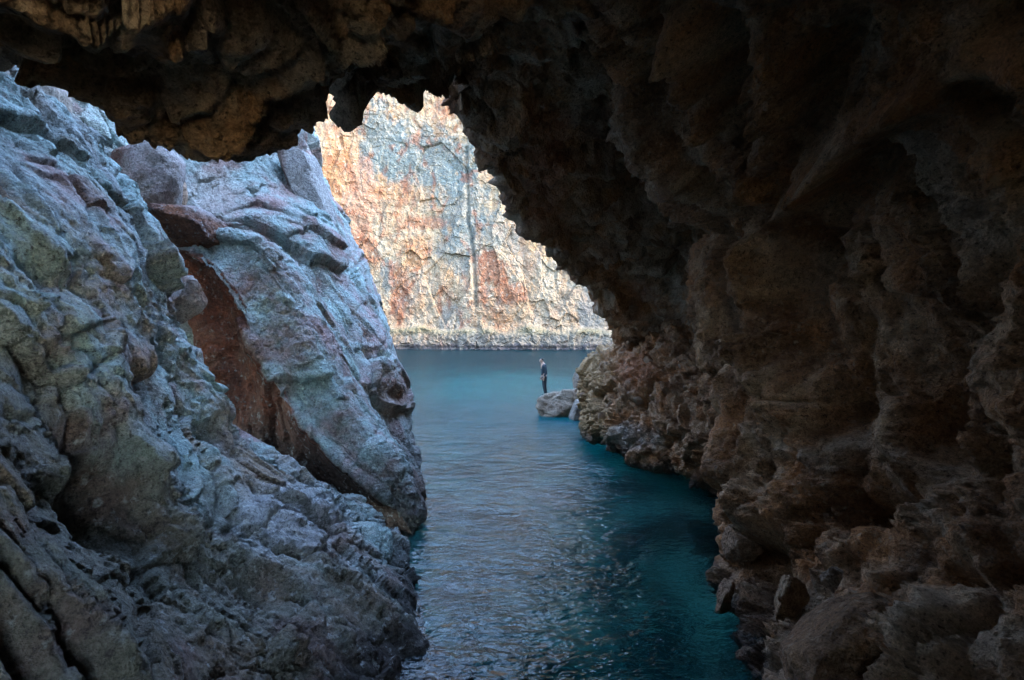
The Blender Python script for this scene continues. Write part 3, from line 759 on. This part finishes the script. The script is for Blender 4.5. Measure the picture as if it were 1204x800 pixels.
c = palette(q, [(0.33, 0.47, 0.46), (0.43, 0.30, 0.29), (0.42, 0.58, 0.56), (0.30, 0.21, 0.18), (0.36, 0.45, 0.44)], 0.8, 8, 4.0)
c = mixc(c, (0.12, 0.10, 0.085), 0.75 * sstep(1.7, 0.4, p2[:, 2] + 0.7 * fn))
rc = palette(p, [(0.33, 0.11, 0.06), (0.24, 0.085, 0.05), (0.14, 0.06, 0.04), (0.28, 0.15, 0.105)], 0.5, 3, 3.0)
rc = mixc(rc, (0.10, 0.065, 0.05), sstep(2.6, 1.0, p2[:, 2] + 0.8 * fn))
c = c * (1 - red[:, None]) + rc * red[:, None]
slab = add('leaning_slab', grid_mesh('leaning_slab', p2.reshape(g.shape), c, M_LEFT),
           label='huge grey leaning slab with a rust red underside, sloping down to the water on the left', category='rock')

def red_below(v, c, n=(-0.5, -0.6, -0.3), t=0.0, col=(0.24, 0.09, 0.05)):
    nn = np.array(n) / np.linalg.norm(n)
    s = np.abs(v).max(0)
    m = sstep(t - 0.05, t + 0.15, (v / s) @ nn + 0.15 * fbm(v * 2.0, 4))
    return mixc(c, col, 0.9 * m)
boulder('boulder', P(217, 268, 12.0), (0.95, 0.8, 0.52), (0.1, 0.45, 0.2), 41, [(0.22, 0.10, 0.06), (0.30, 0.13, 0.07), (0.15, 0.08, 0.06)], M_LEFT,
        'reddish brown boulder perched on the upper tip of the leaning slab', planes=((0, -0.9, -0.45, 0.45),), sub=5,
        paint=lambda v, c: mixc(c, (0.40, 0.40, 0.41), 0.8 * sstep(0.1, 0.4, v[:, 2] + 0.5 * v[:, 0] - 0.25)))
boulder('boulder', P(168, 213, 12.6), (1.05, 0.9, 0.95), (0.1, 0.5, 0.1), 44, GREY, M_LEFT,
        'grey green boulder with a dark red hollow face, wedged below the cave ceiling', sub=5, planes=((-0.6, -0.8, -0.1, 0.5),),
        paint=lambda v, c: red_below(v, c, (-0.85, -0.55, 0.05), 0.35, (0.13, 0.055, 0.035)))
boulder('boulder', P(207, 222, 13.4), (0.22, 0.3, 0.50), (0, -0.15, 0.2), 47, [(0.58, 0.44, 0.32), (0.52, 0.38, 0.28)], M_LEFT,
        'small pale orange stone standing beside the wedged grey green boulder', sub=5)
boulder('rock_slab', P(360, 222, 16.0), (0.62, 0.7, 1.75), (0.0, -0.36, 0.15), 52, [(0.42, 0.43, 0.42), (0.36, 0.37, 0.37), (0.48, 0.48, 0.45)], M_LEFT,
        'upright pale grey slab leaning against the outcrop, under the ceiling edge', sub=5, cuts=6, planes=((0.2, 0, 1, 0.62), (0.1, -1, 0.1, 0.42), (0.9, -0.4, 0, 0.55), (-0.9, -0.3, 0.0, 0.6)),
        paint=lambda v, c: red_below(v, c, (-1, -0.1, -0.2), 0.5, (0.25, 0.16, 0.13)))
# left wall small blocks wedged in the gap
boulder('boulder', P(214, 352, 9.4), (0.36, 0.4, 0.42), (0.2, 0.5, 0.1), 55, [(0.40, 0.36, 0.33), (0.33, 0.24, 0.2)], M_LEFT,
        'rounded grey brown block wedged between the near left wall and the leaning slab', sub=5)

# ---- rocks at the mouth, where the person stands
boulder('boulder', P(660, 478, 26.0), (1.12, 1.0, 1.02), (0.0, 0.12, 0.2), 61, [(0.33, 0.27, 0.20), (0.23, 0.17, 0.12), (0.40, 0.34, 0.27)], M_RIGHT,
        'big pale grey boulder in the water that the person stands on', sub=5, cuts=7, amp=0.14, planes=((-0.25, 0.1, 1, 0.66), (0.3, -0.9, -0.5, 0.7)))
boulder('boulder', P(681, 485, 24.6), (0.42, 0.45, 0.75), (0.1, 0.1, 0.4), 63, [(0.24, 0.22, 0.19), (0.17, 0.15, 0.13)], M_RIGHT,
        'smaller greyish brown boulder squeezed between the standing boulder and the cave wall', sub=5)
boulder('boulder', P(684, 455, 26.4), (0.40, 0.6, 1.0), (0.0, -0.05, 0.1), 66, [(0.24, 0.19, 0.14), (0.18, 0.15, 0.12)], M_RIGHT,
        'narrow upright tan boulder behind the greyish brown one, against the cave wall', sub=5)
# ---- loose rocks low on the near right
boulder('boulder', P(1010, 775, 4.9), (0.72, 0.65, 0.52), (0.1, 0.15, 0.3), 71, [(0.36, 0.20, 0.10), (0.28, 0.15, 0.08), (0.20, 0.12, 0.07)], M_RIGHT,
        'large ochre brown boulder at the bottom right beside the dark water', sub=5, cuts=10)
boulder('boulder', P(926, 706, 6.2), (0.20, 0.25, 0.36), (0.0, 0.1, 0.2), 73, [(0.40, 0.26, 0.16), (0.28, 0.18, 0.11)], M_RIGHT,
        'blocky brown stone standing left above the ochre boulder', sub=5, cuts=16, amp=0.09, depth=(0.42, 0.8))
boulder('boulder', P(979, 680, 5.5), (0.10, 0.12, 0.16), (0.0, 0.0, 0.2), 75, [(0.28, 0.21, 0.16)], M_RIGHT,
        'small pointed pale stone perched on top of the ochre boulder', sub=5, cuts=16, amp=0.09, depth=(0.42, 0.8))
boulder('boulder', P(870, 643, 8.0), (0.27, 0.3, 0.42), (0.0, 0.1, 0.5), 77, [(0.38, 0.24, 0.15), (0.25, 0.15, 0.09)], M_RIGHT,
        'rounded brown knob of rock jutting from the right wall above the dark water', sub=5, cuts=16, amp=0.09, depth=(0.42, 0.8))
boulder('boulder', P(852, 700, 7.7), (0.16, 0.2, 0.30), (0.0, 0.6, 0.2), 79, [(0.30, 0.19, 0.12)], M_RIGHT,
        'narrow tilted brown stone at the waterline below the jutting knob', sub=5, cuts=16, amp=0.09, depth=(0.42, 0.8))

# ---- stones bedded in the right-hand walls (parts of those walls)
stone_meshes = []
for k in range(8):
    v, f = boulder_shape(200 + k, (1, 0.8, 0.65), (0, 0, 0), 3, cuts=16, amp=0.08, depth=(0.45, 0.85))
    me = bpy.data.meshes.new('stone')
    raw_mesh(me, v, f, palette(v + k * 5, [[(0.44, 0.32, 0.22), (0.46, 0.38, 0.29), (0.42, 0.22, 0.12), (0.36, 0.24, 0.15)][k % 4], (0.40, 0.26, 0.16)], 0.6, k), M_RIGHT)
    stone_meshes.append(me)
rs = np.random.default_rng(5)
def bed_stone(parent, at, nrm, size):
    o = add('stone', stone_meshes[rs.integers(8)], parent)
    o.location = np.array(at) - np.array(nrm) * size * 0.42
    o.rotation_euler = rs.uniform(0, 6.28, 3)
    o.scale = size * rs.uniform(0.75, 1.2, 3)
def nearest(gp, px_, py_):
    a, b, dd_ = to_px(gp)
    m = np.where(dd_ > 1, np.hypot(a - px_, b - py_), 1e9) + 0.5 * np.clip(dd_, 0, 99)
    return np.unravel_index(np.argmin(m), m.shape)
for (x_, y_, s_) in ((735, 285, 13), (750, 268, 9), (770, 285, 16), (693, 250, 9), (715, 245, 8), (700, 262, 6), (765, 300, 8), (672, 232, 7),
                     (655, 300, 7), (705, 320, 8), (728, 352, 9), (745, 360, 8), (716, 290, 7), (640, 165, 9), (660, 120, 8), (645, 40, 9), (668, 55, 8)):
    i, j = nearest(far_r, x_, y_); at = far_r[i, j]
    bed_stone(cwf, at, n_far[i, j], s_ * at[1] / F_PX)
for (x_, y_, s_) in ((738, 450, 8), (748, 470, 9), (722, 462, 8), (716, 475, 7), (760, 425, 10), (775, 410, 9), (745, 500, 8), (800, 430, 9), (790, 470, 8), (705, 490, 7), (812, 400, 9), (732, 428, 8)):
    i, j = nearest(g_foot, x_, y_); at = g_foot[i, j]
    bed_stone(foot, at, n_foot[i, j], s_ * at[1] / F_PX)
for k in range(60):
    i, j = rs.integers(20, far_r.shape[0] - 60), rs.integers(190, 330)
    at = far_r[i, j]; bed_stone(cwf, at, n_far[i, j], rs.uniform(4, 9) * at[1] / F_PX)
for k in range(45):
    i, j = rs.integers(40, g_foot.shape[0] - 60), rs.integers(20, 170)
    at = g_foot[i, j]; bed_stone(foot, at, n_foot[i, j], rs.uniform(4, 8) * at[1] / F_PX)
for k in range(90):
    i, j = rs.integers(110, 400), rs.integers(60, 400)
    at = g_r2[i, j]; bed_stone(cwr, at, n_r2[i, j], rs.uniform(4, 11) * max(at[1], 2) / F_PX)

# ================================================================== THE PERSON
SKIN, HAIR = plain('skin', (0.45, 0.28, 0.20), 0.6), plain('dark_hair', (0.02, 0.017, 0.015), 0.7)
JACKET, TROUSER, SHOE = plain('dark_blue_cloth', (0.025, 0.045, 0.06), 0.85), plain('black_cloth', (0.02, 0.024, 0.03), 0.85), plain('black_rubber', (0.012, 0.012, 0.012), 0.6)
def skin_mesh(name, pts, edges, rad, mat, roots=(0,), sub=2):
    me = bpy.data.meshes.new(name + '_cage')
    me.from_pydata(pts, edges, []); me.update()
    o = bpy.data.objects.new(name + '_cage', me); COL.objects.link(o)
    md = o.modifiers.new('skin', 'SKIN'); md.use_smooth_shade = True
    sv = me.skin_vertices[0].data if me.skin_vertices else None
    if sv is None:
        bm = bmesh.new(); bm.from_mesh(me); bm.verts.layers.skin.verify(); bm.to_mesh(me); bm.free()
        sv = me.skin_vertices[0].data
    for k, r in enumerate(rad):
        sv[k].radius = r if isinstance(r, tuple) else (r, r); sv[k].use_root = k in roots
    s = o.modifiers.new('sub', 'SUBSURF'); s.levels = sub; s.render_levels = sub
    dg = bpy.context.evaluated_depsgraph_get()
    m2 = bpy.data.meshes.new_from_object(o.evaluated_get(dg))
    m2.name = name; m2.materials.clear(); m2.materials.append(mat)
    bpy.data.objects.remove(o); bpy.data.meshes.remove(me)
    return m2
person = bpy.data.objects.new('person', None); COL.objects.link(person)
person['label'] = 'person in dark clothes standing on the boulder, head bowed, looking down at the water'
person['category'] = 'person'
# local frame: -x is forward, z up
pts = [(0, 0, .95), (.01, 0, 1.15), (0, 0, 1.34), (-.02, 0, 1.47), (-.06, 0, 1.545), (-.085, 0, 1.60), (-.11, 0, 1.67), (-.105, 0, 1.725), (-.185, 0, 1.615)]
edges = [(0, 1), (1, 2), (2, 3), (3, 4), (4, 5), (5, 6), (6, 7), (5, 8)]
rad = [(.13, .15), (.11, .13), (.12, .16), (.07, .08), .052, (.085, .07), (.095, .075), (.06, .05), .018]
limb = []
for s in (-1, 1):
    b = len(pts)
    pts += [(.0, .09 * s, .88), (-.01, .09 * s, .50), (.035, .085 * s, .10), (-.05, .09 * s, .045), (-.14, .10 * s, .035)]
    edges += [(0, b), (b, b + 1), (b + 1, b + 2), (b + 2, b + 3), (b + 3, b + 4)]
    rad += [.085, .055, .038, .04, .03]
    a = len(pts)
    pts += [(.0, .18 * s, 1.41), (.035, .225 * s, 1.13), (-.07, .21 * s, .90), (-.10, .205 * s, .82)]
    edges += [(3, a), (a, a + 1), (a + 1, a + 2), (a + 2, a + 3)]
    rad += [.055, .042, .028, (.034, .02)]
    for k in range(4):                                   # fingers
        f = len(pts); yy = .205 * s; xx = -.128 + .018 * k; ln = (.062, .075, .08, .066)[k]
        pts += [(xx, yy, .80), (xx - .006, yy - .004 * s, .80 - ln * .55), (xx + .004, yy - .014 * s, .80 - ln)]
        edges += [(a + 3, f), (f, f + 1), (f + 1, f + 2)]; rad += [.009, .008, .007]
    f = len(pts)
    pts += [(-.125, .195 * s, .845), (-.150, .19 * s, .815), (-.158, .19 * s, .785)]
    edges += [(a + 3, f), (f, f + 1), (f + 1, f + 2)]; rad += [.011, .010, .008]
add('body', skin_mesh('body', pts, edges, rad, SKIN), person)
jp = [(.0, 0, .90), (.01, 0, 1.15), (0, 0, 1.35), (-.02, 0, 1.48)]
je = [(0, 1), (1, 2), (2, 3)]; jr = [(.155, .18), (.135, .155), (.145, .185), (.085, .09)]
for s in (-1, 1):
    a = len(jp); jp += [(.0, .19 * s, 1.41), (.035, .23 * s, 1.13), (-.06, .212 * s, .915)]
    je += [(2, a), (a, a + 1), (a + 1, a + 2)]; jr += [.075, .06, .046]
add('jacket', skin_mesh('jacket', jp, je, jr, JACKET), person)
tp = [(.0, 0, .96), (0, 0, .90)]; te = [(0, 1)]; tr = [(.14, .16), (.145, .165)]
for s in (-1, 1):
    a = len(tp); tp += [(.0, .095 * s, .80), (-.01, .09 * s, .50), (.035, .085 * s, .10)]
    te += [(1, a), (a, a + 1), (a + 1, a + 2)]; tr += [.10, .075, .055]
add('trousers', skin_mesh('trousers', tp, te, tr, TROUSER), person)
add('hair', skin_mesh('hair', [(-.045, 0, 1.62), (-.08, 0, 1.70), (-.115, 0, 1.745)], [(0, 1), (1, 2)], [(.06, .078), (.088, .09), (.06, .06)], HAIR), person)
for s in (-1, 1):
    add('shoe', skin_mesh('shoe', [(.06, .085 * s, .05), (-.04, .09 * s, .048), (-.16, .10 * s, .04)], [(0, 1), (1, 2)], [(.045, .045), (.05, .045), (.04, .035)], SHOE), person)
# set the feet on the boulder's top
dg = bpy.context.evaluated_depsgraph_get()
px0 = P(641, 457, 26.0)
hit = SC.ray_cast(dg, Vector((px0[0], px0[1], 4.0)), Vector((0, 0, -1)))
person.location = (px0[0], px0[1], (hit[1].z if hit[0] else px0[2]) - 0.012)
person.rotation_euler = (0, math.radians(-3), math.radians(14))
print('person at', person.location, hit[4].name if hit[0] else None)
tri = sum(len(o.data.loop_triangles) or sum(len(p_.vertices) - 2 for p_ in o.data.polygons) for o in SC.objects if o.type == 'MESH' and o.name.split('.')[0] != 'stone')
print('triangles', tri)
